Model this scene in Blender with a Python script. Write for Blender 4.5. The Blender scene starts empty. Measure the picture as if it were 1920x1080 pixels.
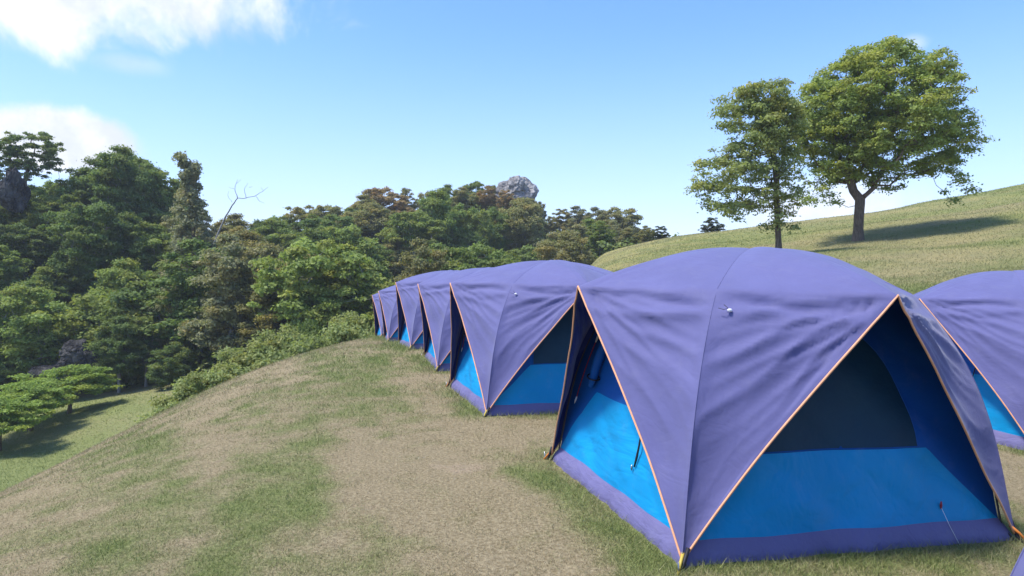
import bpy, math, random
import numpy as np
from mathutils import Vector, Matrix, noise as mnoise

random.seed(7)
RS = np.random.RandomState(7)
D = bpy.data
scene = bpy.context.scene
COL = scene.collection
rad = math.radians

# ------------------------------------------------------------------ camera, sky, sun
CAM_H = 1.70
F = 1280.0 / 1920.0
HZ = 525.0                                   # horizon row of the photograph (of 1080)
cam_d = D.cameras.new("camera")
cam_d.sensor_width = 36.0
cam_d.lens = 24.0
cam_d.clip_start = 0.05
cam_d.clip_end = 6000.0
cam = D.objects.new("camera", cam_d)
COL.objects.link(cam)
cam.location = (0, 0, CAM_H)
cam.rotation_euler = (rad(90 - 0.67), 0, 0)
scene.camera = cam

SUN_EL = rad(65)
SUN_AZ = rad(-106)                            # compass from +Y, clockwise: from the left, a little behind the camera
SUN_DIR = Vector((math.sin(SUN_AZ) * math.cos(SUN_EL), math.cos(SUN_AZ) * math.cos(SUN_EL), math.sin(SUN_EL)))

world = D.worlds.new("World")
scene.world = world
world.use_nodes = True
wn = world.node_tree
wn.nodes.clear()


class NT:
    """Small helper round a node tree."""
    def __init__(self, tree):
        self.t = tree

    def n(self, kind, **kw):
        nd = self.t.nodes.new(kind)
        ins = kw.pop('ins', {})
        for k, v in kw.items():
            setattr(nd, k, v)
        for k, v in ins.items():
            if hasattr(v, 'is_linked') or hasattr(v, 'links'):
                self.t.links.new(v, nd.inputs[k])
            else:
                nd.inputs[k].default_value = v
        return nd

    def link(self, a, b):
        self.t.links.new(a, b)

    def math(self, op, a, b=0.0, c=None, clamp=False):
        nd = self.n('ShaderNodeMath', operation=op, use_clamp=clamp)
        for i, v in enumerate((a, b) if c is None else (a, b, c)):
            if isinstance(v, (int, float)):
                nd.inputs[i].default_value = v
            else:
                self.link(v, nd.inputs[i])
        return nd.outputs[0]

    def vmath(self, op, a, b=None, scale=None):
        nd = self.n('ShaderNodeVectorMath', operation=op)
        for i, v in enumerate((a, b)):
            if v is None:
                continue
            if isinstance(v, tuple):
                nd.inputs[i].default_value = v
            else:
                self.link(v, nd.inputs[i])
        if scale is not None:
            nd.inputs['Scale'].default_value = scale
        return nd.outputs[1] if op in ('LENGTH', 'DISTANCE', 'DOT_PRODUCT') else nd.outputs[0]

    def mix(self, fac, a, b, blend='MIX', clamp=True):
        nd = self.n('ShaderNodeMix', data_type='RGBA', blend_type=blend)
        for i, v in ((0, fac), (6, a), (7, b)):
            if isinstance(v, (int, float)):
                nd.inputs[i].default_value = v
            elif isinstance(v, tuple):
                nd.inputs[i].default_value = (*v[:3], 1.0)
            else:
                self.link(v, nd.inputs[i])
        return nd.outputs[2]

    def noise(self, vec, scale, detail=3.0, rough=0.55, dist=0.0):
        nd = self.n('ShaderNodeTexNoise')
        if vec is not None:
            self.link(vec, nd.inputs['Vector'])
        nd.inputs['Scale'].default_value = scale
        nd.inputs['Detail'].default_value = detail
        nd.inputs['Roughness'].default_value = rough
        nd.inputs['Distortion'].default_value = dist
        return nd.outputs[0]

    def smooth(self, v, lo, hi, a=0.0, b=1.0):
        nd = self.n('ShaderNodeMapRange', interpolation_type='SMOOTHSTEP')
        self.link(v, nd.inputs[0])
        nd.inputs[1].default_value = lo
        nd.inputs[2].default_value = hi
        nd.inputs[3].default_value = a
        nd.inputs[4].default_value = b
        return nd.outputs[0]


W = NT(wn)
sky = W.n('ShaderNodeTexSky', sky_type='NISHITA', sun_disc=False, sun_elevation=SUN_EL,
          sun_rotation=SUN_AZ, altitude=600.0, air_density=1.0, dust_density=1.2, ozone_density=2.2)
tc = W.n('ShaderNodeTexCoord')
dvec = W.vmath('NORMALIZE', tc.outputs['Generated'])


def pix_dir(px, py):
    return Vector(((px - 960) / 1280.0, 1.0, (HZ - py) / 1280.0)).normalized()


def cloud_blob(px, py, rx, ry, wob=0.35, lo=1.1, hi=0.65, tilt=0.0):
    """soft-edged cloud round one direction of the sky, radii in radians"""
    c = pix_dir(px, py)
    right = Vector((c.y, -c.x, 0)).normalized()
    up = right.cross(c) * -1 if right.cross(c).z < 0 else right.cross(c)
    r2 = right * math.cos(tilt) + up * math.sin(tilt)
    u2 = up * math.cos(tilt) - right * math.sin(tilt)
    a = W.math('DIVIDE', W.vmath('DOT_PRODUCT', dvec, tuple(r2)), rx)
    b = W.math('DIVIDE', W.vmath('DOT_PRODUCT', dvec, tuple(u2)), ry)
    # the blob's own centre has a = b = 0 by construction
    front = W.math('GREATER_THAN', W.vmath('DOT_PRODUCT', dvec, tuple(c)), 0.0)
    q = W.math('SQRT', W.math('ADD', W.math('MULTIPLY', a, a), W.math('MULTIPLY', b, b)))
    n1 = W.math('SUBTRACT', W.noise(dvec, 9.0, 8.0, 0.6, 0.4), 0.5)
    q = W.math('ADD', q, W.math('MULTIPLY', n1, -wob * 4.0))
    return W.math('MULTIPLY', W.smooth(q, lo, hi), front)


cl1 = cloud_blob(140, -34, 0.28, 0.078, 0.50, 1.15, 0.42, 0.10)
cl2 = cloud_blob(85, 258, 0.102, 0.042, 0.34, 1.12, 0.70, -0.10)
cl3 = cloud_blob(1560, 395, 0.12, 0.05, 0.30, 1.3, 0.2)
cl4 = cloud_blob(1708, 84, 0.02, 0.012, 0.3, 1.2, 0.2)
cl5 = cloud_blob(245, 120, 0.05, 0.016, 0.3, 1.2, 0.1)
cl4 = W.math('MULTIPLY', cl4, 0.35)
cl3 = W.math('MULTIPLY', cl3, 0.75)
cl5 = W.math('MULTIPLY', cl5, 0.3)
cm = cl1
for c_ in (cl2, cl3, cl4, cl5):
    cm = W.math('MAXIMUM', cm, c_)
sep = W.n('ShaderNodeSeparateXYZ')
W.link(dvec, sep.inputs[0])
# the photographed sky: the physical sky, a little more saturated high up and milky low down
hs = W.n('ShaderNodeHueSaturation')
W.link(sky.outputs[0], hs.inputs['Color'])
hs.inputs['Saturation'].default_value = 1.22
hs.inputs['Value'].default_value = 1.0
SKY_TINT = (0.96, 0.945, 1.10)
skyc = W.mix(1.0, hs.outputs[0], SKY_TINT, 'MULTIPLY')
W_z = W.n('ShaderNodeSeparateXYZ')
W.link(dvec, W_z.inputs[0])
lowsky = W.math('MULTIPLY', W.smooth(W_z.outputs[2], .36, -.06), .58)
skyc = W.mix(lowsky, skyc, (2.65, 3.0, 3.95))
cshade = W.noise(dvec, 10.0, 8.0, 0.65)
ccol = W.mix(W.smooth(cshade, 0.35, 0.65), (3.0, 3.2, 3.6), (4.3, 4.3, 4.35))
skyc = W.mix(cm, skyc, ccol)
bg = W.n('ShaderNodeBackground')
W.link(skyc, bg.inputs[0])
bg.inputs[1].default_value = 0.15
wo = W.n('ShaderNodeOutputWorld')
W.link(bg.outputs[0], wo.inputs[0])

sun_d = D.lights.new("sun", 'SUN')
sun_d.energy = 2.9
sun_d.angle = rad(10.0)
sun_d.color = (1.0, 0.955, 0.88)
sun = D.objects.new("sun", sun_d)
COL.objects.link(sun)
sun.rotation_euler = SUN_DIR.to_track_quat('Z', 'Y').to_euler()
sun.location = (0, 0, 40)

scene.view_settings.view_transform = 'Standard'
scene.view_settings.look = 'None'
scene.view_settings.exposure = 1.0
scene.view_settings.gamma = 1.0
scene.view_settings.use_curve_mapping = False
scene.render.engine = 'CYCLES'
scene.cycles.max_bounces = 6
scene.cycles.diffuse_bounces = 3
scene.cycles.transmission_bounces = 4
scene.cycles.transparent_max_bounces = 6


# ------------------------------------------------------------------ helpers
def sm(t):
    t = np.clip(t, 0, 1)
    return t * t * (3 - 2 * t)


def mesh_np(name, verts, faces, smooth=False, attrs=None):
    """mesh from arrays; faces is (n,3), (n,4) or a list of such arrays"""
    me = D.meshes.new(name)
    verts = np.asarray(verts, dtype=np.float32)
    if isinstance(faces, np.ndarray):
        faces = [faces]
    faces = [np.asarray(f, dtype=np.int32) for f in faces if len(f)]
    me.vertices.add(len(verts))
    me.vertices.foreach_set('co', verts.ravel())
    loops = np.concatenate([f.ravel() for f in faces])
    sizes = np.concatenate([np.full(len(f), f.shape[1], dtype=np.int32) for f in faces])
    starts = np.concatenate([[0], np.cumsum(sizes)[:-1]]).astype(np.int32)
    me.loops.add(len(loops))
    me.loops.foreach_set('vertex_index', loops)
    me.polygons.add(len(sizes))
    me.polygons.foreach_set('loop_start', starts)
    me.polygons.foreach_set('loop_total', sizes)
    if smooth:
        me.polygons.foreach_set('use_smooth', np.ones(len(sizes), dtype=bool))
    for k, v in (attrs or {}).items():
        a = me.attributes.new(k, 'FLOAT', 'POINT')
        a.data.foreach_set('value', np.asarray(v, dtype=np.float32))
    me.update(calc_edges=True)
    return me


def link(name, me, mat=None, parent=None, **props):
    o = D.objects.new(name, me)
    COL.objects.link(o)
    if mat is not None and me is not None and len(me.materials) == 0:
        me.materials.append(mat)
    if parent is not None:
        o.parent = parent
    for k, v in props.items():
        o[k] = v
    return o


def thing(name, label, category, loc=(0, 0, 0), rz=0.0, group=None):
    o = D.objects.new(name, None)
    o.empty_display_size = 0.3
    COL.objects.link(o)
    o.location = loc
    o.rotation_euler = (0, 0, rz)
    o['label'] = label
    o['category'] = category
    if group:
        o['group'] = group
    return o


def copy_tree(o, parent=None):
    c = o.copy()
    COL.objects.link(c)
    c.parent = parent
    for ch in list(o.children):
        copy_tree(ch, c)
    return c


def grid_faces(nu, nv, flip=False):
    i, j = np.meshgrid(np.arange(nu - 1), np.arange(nv - 1), indexing='ij')
    a = (i * nv + j).ravel()
    f = np.stack([a, a + nv, a + nv + 1, a + 1], axis=1)
    return f[:, ::-1].copy() if flip else f


def tube_mesh(name, pts, radii, sides=8, cap=True):
    pts = np.asarray(pts, dtype=float)
    n = len(pts)
    if np.isscalar(radii):
        radii = np.full(n, float(radii))
    radii = np.asarray(radii, dtype=float)
    tang = np.gradient(pts, axis=0)
    tang /= np.linalg.norm(tang, axis=1)[:, None] + 1e-9
    ref = np.array([0.0, 0.0, 1.0]) if abs(tang[0][2]) < 0.9 else np.array([1.0, 0, 0])
    V = []
    a = np.cross(tang[0], ref)
    for k in range(n):
        a = a - tang[k] * np.dot(a, tang[k])
        a /= np.linalg.norm(a) + 1e-9
        b = np.cross(tang[k], a)
        ang = np.arange(sides) / sides * 2 * np.pi
        V.append(pts[k] + radii[k] * (np.cos(ang)[:, None] * a + np.sin(ang)[:, None] * b))
    V = np.concatenate(V)
    F_ = []
    for k in range(n - 1):
        for s in range(sides):
            s2 = (s + 1) % sides
            F_.append((k * sides + s, k * sides + s2, (k + 1) * sides + s2, (k + 1) * sides + s))
    faces = [np.array(F_)]
    if cap:
        tri = []
        V = np.concatenate([V, pts[:1], pts[-1:]])
        c0, c1 = n * sides, n * sides + 1
        for s in range(sides):
            s2 = (s + 1) % sides
            tri.append((c0, s2, s))
            tri.append((c1, (n - 1) * sides + s, (n - 1) * sides + s2))
        faces.append(np.array(tri))
    return mesh_np(name, V, faces, smooth=True)


def join_meshes(name, parts, smooth=True):
    """parts: list of (verts, [faces])"""
    V, off, quads, tris = [], 0, [], []
    for v, fs in parts:
        V.append(v)
        for f in fs:
            (quads if f.shape[1] == 4 else tris).append(f + off)
        off += len(v)
    faces = []
    if quads:
        faces.append(np.concatenate(quads))
    if tris:
        faces.append(np.concatenate(tris))
    return mesh_np(name, np.concatenate(V), faces, smooth)


# value noise in numpy, shared by the ground and the grass that grows on it
_perm = np.random.RandomState(11).rand(256, 256)


def vnoise(x, y):
    xi = np.floor(x).astype(int)
    yi = np.floor(y).astype(int)
    fx = x - xi
    fy = y - yi
    fx = fx * fx * (3 - 2 * fx)
    fy = fy * fy * (3 - 2 * fy)
    g = lambda a, b: _perm[a % 256, b % 256]
    return (g(xi, yi) * (1 - fx) * (1 - fy) + g(xi + 1, yi) * fx * (1 - fy)
            + g(xi, yi + 1) * (1 - fx) * fy + g(xi + 1, yi + 1) * fx * fy)


def fbm(x, y, octaves=4):
    s, a, t = 0.0, 0.5, 0.0
    for k in range(octaves):
        s = s + a * vnoise(x * 2 ** k + 17.3 * k, y * 2 ** k + 5.7 * k)
        t += a
        a *= 0.55
    return s / t


# ------------------------------------------------------------------ terrain shape
def table(xs, ys, lo, hi, step, blur):
    g = np.arange(lo, hi, step)
    v = np.interp(g, xs, ys)
    k = max(1, int(blur / step))
    ker = np.hanning(2 * k + 3)[1:-1]
    ker /= ker.sum()
    vp = np.pad(v, len(ker) // 2, mode='edge')
    return g, np.convolve(vp, ker, mode='valid')


def P2T(px):
    return (np.asarray(px, float) - 960) / 1280.0


gP = table([0, 12, 20, 28, 36, 40, 50, 58, 62, 68, 75, 100, 140, 300],
           [0, 0, .10, .26, .44, .51, .75, .93, .99, 1.03, 1.0, .6, 0, 0], 0, 300, .5, 4)
gE = table(P2T([-2000, 700, 900, 1000, 1095, 1180, 1280, 1380, 1480, 1600, 1760, 1920, 2200, 3000, 6000]),
           (HZ - np.array([560, 560, 540, 520, 490, 461, 441, 431, 418, 401, 374, 345, 300, 240, 200])) / 1280.0,
           -2.5, 4, .005, .05)
gEnd = table([-100, 17, 21, 25.2, 28, 31, 36, 45, 60, 300], [0, 0, -.19, -.37, -.64, -1.3, -3.3, -7, -8.5, -8.5],
             -100, 300, .25, 1.5)
VALLEY = -8.6
FX = P2T([-900, -100, 0, 150, 300, 400, 550, 700, 820, 900, 960, 1020, 1100, 1180, 1260, 1500])
F_CREST_Z = np.array([10, 10, 9, 5.5, 4, 1.5, 2, 6, 11.5, 14.5, 15.5, 10, 5.5, 3.0, 1.5, -4])
F_CREST_Y = np.array([84, 84, 82, 80, 82, 86, 96, 112, 124, 128, 128, 124, 116, 112, 110, 120.])
F_START_Y = np.array([54, 54, 56, 58, 58, 56, 50, 50, 60, 66, 70, 74, 76, 78, 80, 90.])


def H(x, y):
    x = np.asarray(x, float)
    y = np.asarray(y, float)
    v = x * .994 + y * .11
    s = -v - 1.43
    drop = np.where(s > 0, np.where(s < 6.2, .06 * s * s, .06 * 6.2 ** 2 + .744 * (s - 6.2)), 0)
    ysafe = np.maximum(y, 6.0)
    T = x / ysafe
    wR = sm((T - (-.02)) / .16)
    end = np.interp(y, *gEnd)
    zc = 1.7 + 62 * np.interp(T, *gE)
    hill = zc * np.interp(y, *gP)
    z = end * (1 - wR) + hill * wR - drop
    z = z - .10 * sm((v - 1.5) / 3.6) * (1 - sm((y - 12) / 8))
    z = z - .06 * sm((v - 4.2) / 1.5) * (1 - sm((y - 12) / 8))
    # gentle unevenness
    z = z + (fbm(x * .09, y * .12, 3) - .5) * .8 * wR * sm((y - 14) / 14)
    z = z + (fbm(x * .35, y * .35, 3) - .5) * .07 + (fbm(x * 1.7 + 9, y * 1.7, 2) - .5) * .022
    lawn = VALLEY + .9 * (fbm(x * .06 + 3, y * .06, 2) - .5) + .035 * np.clip(y - 45, -20, 15) \
        + 1.6 * sm((x + 40) / 18) * sm((y - 38) / 12)
    k = .8
    z = np.where(wR < .99, np.log(np.exp(np.clip(z / k, -60, 60)) + np.exp(np.clip(lawn / k, -60, 60))) * k, z)
    # forested rise beyond the valley
    cz = np.interp(T, FX, F_CREST_Z)
    cy = np.interp(T, FX, F_CREST_Y)
    st = np.interp(T, FX, F_START_Y)
    fr = VALLEY + (cz - VALLEY) * sm((y - st) / (cy - st)) - .25 * np.clip(y - cy - 15, 0, 60)
    fr = np.where(T < .33, fr, -50)
    z = np.maximum(z, fr)
    far = sm((np.sqrt(x * x + y * y) - 220) / 300)
    return z * (1 - far) + (-14) * far


def h1(x, y):
    return float(H(np.array([x]), np.array([y]))[0])


# tents: (near-left foot A in world xy)
ROW_ROT = rad(14.6)
EX = np.array([math.cos(ROW_ROT), math.sin(ROW_ROT)])
EY = np.array([-math.sin(ROW_ROT), math.cos(ROW_ROT)])
TW = 1.25
FOOT_A = [(1.0, 4.0), (-.34, 8.43), (-1.34, 12.65), (-2.52, 16.7), (-3.78, 21.0), (-4.87, 25.2)]
FOOT_R = [(5.62, 7.35)]
FOOT_N = [(1.90, -.37)]
TENTS = [np.array(a) + TW * EX + TW * EY for a in FOOT_A + FOOT_R + FOOT_N]


def tent_mask(x, y, grow=0.0):
    m = np.zeros(np.shape(x))
    for c in TENTS:
        lx = np.abs((x - c[0]) * EX[0] + (y - c[1]) * EX[1])
        ly = np.abs((x - c[0]) * EY[0] + (y - c[1]) * EY[1])
        d = np.maximum(lx, ly) - (1.24 + grow)
        m = np.maximum(m, np.clip(-d / .05 + 1, 0, 1) if grow == 0 else np.clip(1 - d / .35, 0, 1))
    return m


def greenness(x, y):
    """0 = dry straw, 1 = fresh green"""
    v = x * .994 + y * .11
    u = -x * .11 + y * .994
    big = fbm(v * .55 + 12, u * .20 + 4, 3)
    streak = fbm(v * 2.1 + u * .25 + 5, u * .55 + 31, 4)
    spot = fbm(x * 3.4, y * 3.4, 3)
    g = .38 + .65 * (big - .5) + 1.05 * (streak - .5) + .95 * (spot - .5)
    # a greener strip down the shoulder, a worn dry path beside the tents, lush grass at the skirts
    g = g - .13 * sm((-v - 2.4) / 2)
    g = g + .22 * np.exp(-((v + 1.6) / .9) ** 2) * np.clip(1.6 * fbm(x * .5, y * .35 + 3, 2) - .3, 0, 1)
    g = g - .30 * np.exp(-((v - .3) / .95) ** 2)
    g = g + .42 * tent_mask(x, y, .12)
    d = np.sqrt(x * x + y * y)
    T = x / np.maximum(y, 6)
    hill = sm((T - .05) / .1) * sm((y - 12) / 8)
    g = g * (1 - hill) + hill * (.66 + 1.2 * (fbm(x * .1 + y * .05, y * .3, 4) - .5) - .40 * sm((.33 - T) / .2) * sm((y - 35) / 20))
    low = sm((-5.0 - H(x, y)) / 2.0)
    g = g * (1 - low) + low * (.85 + 1.1 * (fbm(x * .12, y * .16, 3) - .5))
    return np.clip(g, 0, 1)


# ------------------------------------------------------------------ materials
def new_mat(name):
    m = D.materials.new(name)
    m.use_nodes = True
    m.node_tree.nodes.clear()
    return m, NT(m.node_tree)


def finish(m, N, shader, disp=None):
    out = N.n('ShaderNodeOutputMaterial')
    N.link(shader, out.inputs[0])
    return m


def bsdf(N, color, rough=.7, spec=.3, normal=None, sheen=0.0):
    b = N.n('ShaderNodeBsdfPrincipled')
    if isinstance(color, tuple):
        b.inputs['Base Color'].default_value = (*color[:3], 1)
    else:
        N.link(color, b.inputs['Base Color'])
    if isinstance(rough, (int, float)):
        b.inputs['Roughness'].default_value = rough
    else:
        N.link(rough, b.inputs['Roughness'])
    b.inputs['Specular IOR Level'].default_value = spec
    b.inputs['Sheen Weight'].default_value = sheen
    if normal is not None:
        N.link(normal, b.inputs['Normal'])
    return b.outputs[0]


def bump(N, height, strength=.3, distance=.01):
    b = N.n('ShaderNodeBump')
    b.inputs['Strength'].default_value = strength
    b.inputs['Distance'].default_value = distance
    N.link(height, b.inputs['Height'])
    return b.outputs[0]


def fabric(name, col, inner=None, transl=.12, rough=.55, wr=.004, spec=.2, scale=5.0, sheen=0.0):
    m, N = new_mat(name)
    tc = N.n('ShaderNodeTexCoord')
    p = tc.outputs['Object']
    big = N.noise(p, 1.3, 4, .6)
    c = N.mix(N.smooth(big, .3, .7), tuple(v * .93 for v in col), tuple(min(1, v * 1.07) for v in col))
    dust = N.noise(p, 7.0, 5, .65)
    c = N.mix(N.math('MULTIPLY', N.smooth(dust, .5, .8), .06), c, (.36, .36, .38))
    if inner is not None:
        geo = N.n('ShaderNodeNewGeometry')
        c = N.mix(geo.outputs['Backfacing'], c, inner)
    mp = N.n('ShaderNodeMapping')
    mp.inputs['Rotation'].default_value = (.5, .4, .7)
    mp.inputs['Scale'].default_value = (1, .35, 1)
    N.link(p, mp.inputs[0])
    w1 = N.noise(mp.outputs[0], scale, 3, .5, 1.2)
    mp2 = N.n('ShaderNodeMapping')
    mp2.inputs['Rotation'].default_value = (-.6, .9, -.5)
    mp2.inputs['Scale'].default_value = (1.2, .3, 1)
    N.link(p, mp2.inputs[0])
    w2 = N.noise(mp2.outputs[0], scale * 2.3, 2, .5, .8)
    ridged = N.math('ABSOLUTE', N.math('SUBTRACT', w1, .5))
    hgt = N.math('ADD', N.math('MULTIPLY', ridged, 1.0), N.math('MULTIPLY', w2, .45))
    nrm = bump(N, hgt, .55, wr * 3)
    sh = bsdf(N, c, rough, spec, nrm, sheen)
    tr = N.n('ShaderNodeBsdfTranslucent')
    N.link(c, tr.inputs[0])
    N.link(nrm, tr.inputs[1])
    mx = N.n('ShaderNodeMixShader')
    mx.inputs[0].default_value = transl
    N.link(sh, mx.inputs[1])
    N.link(tr.outputs[0], mx.inputs[2])
    return finish(m, N, mx.outputs[0])


def plain(name, col, rough=.5, spec=.4, metallic=0.0, nscale=20.0):
    m, N = new_mat(name)
    tc = N.n('ShaderNodeTexCoord')
    n = N.noise(tc.outputs['Object'], nscale, 3)
    c = N.mix(n, tuple(v * .8 for v in col), tuple(min(1, v * 1.2) for v in col))
    b = N.n('ShaderNodeBsdfPrincipled')
    N.link(c, b.inputs['Base Color'])
    b.inputs['Roughness'].default_value = rough
    b.inputs['Specular IOR Level'].default_value = spec
    b.inputs['Metallic'].default_value = metallic
    return finish(m, N, b.outputs[0])


M = {}
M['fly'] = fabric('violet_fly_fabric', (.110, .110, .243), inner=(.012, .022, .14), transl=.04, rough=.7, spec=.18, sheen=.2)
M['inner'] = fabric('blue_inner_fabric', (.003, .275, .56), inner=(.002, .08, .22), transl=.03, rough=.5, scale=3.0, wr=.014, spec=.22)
M['shade_navy'] = fabric('shade_navy_fabric', (.004, .085, .33), inner=(.002, .03, .12), transl=.02, rough=.6, scale=4.0)  # upper walls' shade painted as navy; also colours the zip and rolled flap
M['skirt'] = fabric('violet_skirt_fabric', (.15, .14, .28), transl=.03, rough=.5, wr=.010, scale=7)
M['trim'] = plain('orange_piping', (.74, .36, .18), .6)
M['black'] = plain('black_webbing', (.012, .012, .016), .6)
M['pole'] = plain('dark_pole', (.05, .05, .06), .35, .5)
M['orange'] = plain('orange_cord', (.6, .19, .03), .6)
M['yellow'] = plain('yellow_strap', (.5, .38, .06), .6)
M['white'] = plain('white_plastic', (.75, .75, .73), .35)
M['red'] = plain('red_cord', (.35, .03, .03), .6)
M['metal'] = plain('peg_metal', (.35, .35, .36), .35, .5, 1.0)


def mesh_window_mat():
    m, N = new_mat('dark_teal_mosquito_mesh')
    tc = N.n('ShaderNodeTexCoord')
    n = N.noise(tc.outputs['Object'], 3.0, 4, .6)
    c = N.mix(n, (.003, .026, .055), (.008, .055, .090))
    return finish(m, N, bsdf(N, c, .6, .3, bump(N, N.noise(tc.outputs['Object'], 9, 3), .4, .02)))


M['net'] = mesh_window_mat()


def ground_mat():
    m, N = new_mat('grass_ground')
    tc = N.n('ShaderNodeTexCoord')
    p = tc.outputs['Object']
    at = N.n('ShaderNodeAttribute')
    at.attribute_name = 'green'
    at2 = N.n('ShaderNodeAttribute')
    at2.attribute_name = 'wood'
    at3 = N.n('ShaderNodeAttribute')
    at3.attribute_name = 'gold'
    fine = N.noise(p, 9.0, 6, .7)
    mid = N.noise(p, 2.2, 5, .65)
    vfine = N.noise(p, 38.0, 4, .75)
    g = N.math('ADD', at.outputs['Fac'], N.math('MULTIPLY', N.math('SUBTRACT', fine, .5), .8))
    g = N.math('ADD', g, N.math('MULTIPLY', N.math('SUBTRACT', mid, .5), .5), clamp=True)
    dry = N.mix(N.smooth(vfine, .3, .7), (.215, .170, .092), (.42, .345, .205))
    grn = N.mix(N.smooth(vfine, .3, .7), (.110, .135, .042), (.270, .295, .110))
    c = N.mix(N.smooth(g, .1, .95), dry, grn)
    soil = N.math('MULTIPLY', N.smooth(N.noise(p, 1.1, 5, .6), .58, .72), .55)
    soil = N.math('MULTIPLY', soil, N.smooth(g, .5, .2))
    c = N.mix(soil, c, (.44, .33, .235))
    c = N.mix(at3.outputs['Fac'], c, N.mix(N.smooth(N.noise(p, .5, 6, .7), .35, .65), (.150, .170, .055), (.300, .265, .095)))
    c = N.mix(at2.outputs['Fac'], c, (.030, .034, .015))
    h = N.math('ADD', N.math('MULTIPLY', vfine, .5), N.math('MULTIPLY', fine, 1.0))
    h = N.math('ADD', h, N.math('MULTIPLY', N.noise(p, 90.0, 3, .8), .25))
    return finish(m, N, bsdf(N, c, .95, .05, bump(N, h, .9, .06)))


def blade_mat():
    m, N = new_mat('grass_blades')
    at = N.n('ShaderNodeAttribute')
    at.attribute_name = 'green'
    at2 = N.n('ShaderNodeAttribute')
    at2.attribute_name = 'tint'
    dry = N.mix(at2.outputs['Fac'], (.24, .19, .105), (.50, .42, .25))
    grn = N.mix(at2.outputs['Fac'], (.105, .150, .038), (.30, .345, .115))
    c = N.mix(at.outputs['Fac'], dry, grn)
    tr = N.n('ShaderNodeBsdfTranslucent')
    N.link(c, tr.inputs[0])
    mx = N.n('ShaderNodeMixShader')
    mx.inputs[0].default_value = .3
    N.link(bsdf(N, c, .7, .15), mx.inputs[1])
    N.link(tr.outputs[0], mx.inputs[2])
    return finish(m, N, mx.outputs[0])


def leaf_mat():
    """colour comes from the object's own colour, varied per clump and per leaf"""
    m, N = new_mat('tree_leaves')
    oi = N.n('ShaderNodeObjectInfo')
    at = N.n('ShaderNodeAttribute')
    at.attribute_name = 'tint'
    at2 = N.n('ShaderNodeAttribute')
    at2.attribute_name = 'clump'
    base = oi.outputs['Color']
    c = N.mix(at.outputs['Fac'], N.mix(1.0, base, (.62, .66, .6), 'MULTIPLY'),
              N.mix(1.0, base, (1.45, 1.38, 1.25), 'MULTIPLY'))
    warm = N.mix(1.0, c, (1.40, 1.08, .80), 'MULTIPLY')
    c = N.mix(N.smooth(at2.outputs['Fac'], .45, 1.0, 0, .6), c, warm)
    tr = N.n('ShaderNodeBsdfTranslucent')
    N.link(N.mix(1.0, c, (1.15, 1.2, .7), 'MULTIPLY'), tr.inputs[0])
    mx = N.n('ShaderNodeMixShader')
    mx.inputs[0].default_value = .42
    N.link(bsdf(N, c, .6, .14), mx.inputs[1])
    N.link(tr.outputs[0], mx.inputs[2])
    return finish(m, N, mx.outputs[0])


def bark_mat(name, a, b):
    m, N = new_mat(name)
    tc = N.n('ShaderNodeTexCoord')
    mp = N.n('ShaderNodeMapping')
    mp.inputs['Scale'].default_value = (6, 6, 1.2)
    N.link(tc.outputs['Object'], mp.inputs[0])
    n = N.noise(mp.outputs[0], 2.5, 5, .7)
    return finish(m, N, bsdf(N, N.mix(N.smooth(n, .3, .7), a, b), .9, .1, bump(N, n, .8, .05)))


def rock_mat(name, dark, light, scale=.35):
    m, N = new_mat(name)
    tc = N.n('ShaderNodeTexCoord')
    p = tc.outputs['Object']
    n = N.noise(p, scale, 7, .65, .6)
    mp = N.n('ShaderNodeMapping')
    mp.inputs['Scale'].default_value = (1.6, 1.6, .35)
    N.link(p, mp.inputs[0])
    st = N.noise(mp.outputs[0], scale * 3, 6, .7, .5)
    c = N.mix(N.smooth(n, .35, .65), dark, light)
    c = N.mix(N.smooth(st, .5, .72), c, tuple(v * .35 for v in dark))
    geo = N.n('ShaderNodeNewGeometry')
    h = N.math('ADD', n, N.math('MULTIPLY', st, .8))
    return finish(m, N, bsdf(N, c, .9, .15, bump(N, h, 1.0, .35)))


M['ground'] = ground_mat()
M['blade'] = blade_mat()
M['leaf'] = leaf_mat()
M['bark'] = bark_mat('brown_bark', (.085, .065, .05), (.21, .165, .125))
M['greybark'] = bark_mat('pale_bark', (.20, .19, .175), (.36, .34, .31))
M['rock'] = rock_mat('pale_limestone', (.20, .19, .175), (.42, .40, .37), .5)
M['darkrock'] = rock_mat('dark_limestone', (.022, .021, .020), (.125, .12, .11), .6)

# ------------------------------------------------------------------ ground sheet
def axis(core_lo, core_hi, step, lo, hi, grow):
    a = list(np.arange(core_lo, core_hi + 1e-6, step))
    s = step
    x = core_hi
    while x < hi:
        s *= grow
        x += s
        a.append(x)
    s = step
    x = core_lo
    left = []
    while x > lo:
        s *= grow
        x -= s
        left.append(x)
    return np.array(left[::-1] + a)


gx = axis(-11, 9, .13, -420, 420, 1.035)
gy = axis(-2, 24, .14, -150, 500, 1.022)
GX, GY = np.meshgrid(gx, gy, indexing='ij')
GZ = H(GX, GY)
gv = np.stack([GX.ravel(), GY.ravel(), GZ.ravel()], axis=1)
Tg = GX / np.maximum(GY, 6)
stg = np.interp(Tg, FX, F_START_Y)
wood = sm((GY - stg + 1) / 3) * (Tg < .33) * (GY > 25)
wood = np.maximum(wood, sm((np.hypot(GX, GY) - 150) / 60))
gold = sm((Tg - .05) / .06) * (.55 + .45 * sm((.42 - Tg) / .25)) * sm((GY - 16) / 14) * .8
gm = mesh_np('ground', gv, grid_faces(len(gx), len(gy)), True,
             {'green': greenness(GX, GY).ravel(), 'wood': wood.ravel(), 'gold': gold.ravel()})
link('ground', gm, M['ground'], kind='structure')


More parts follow.
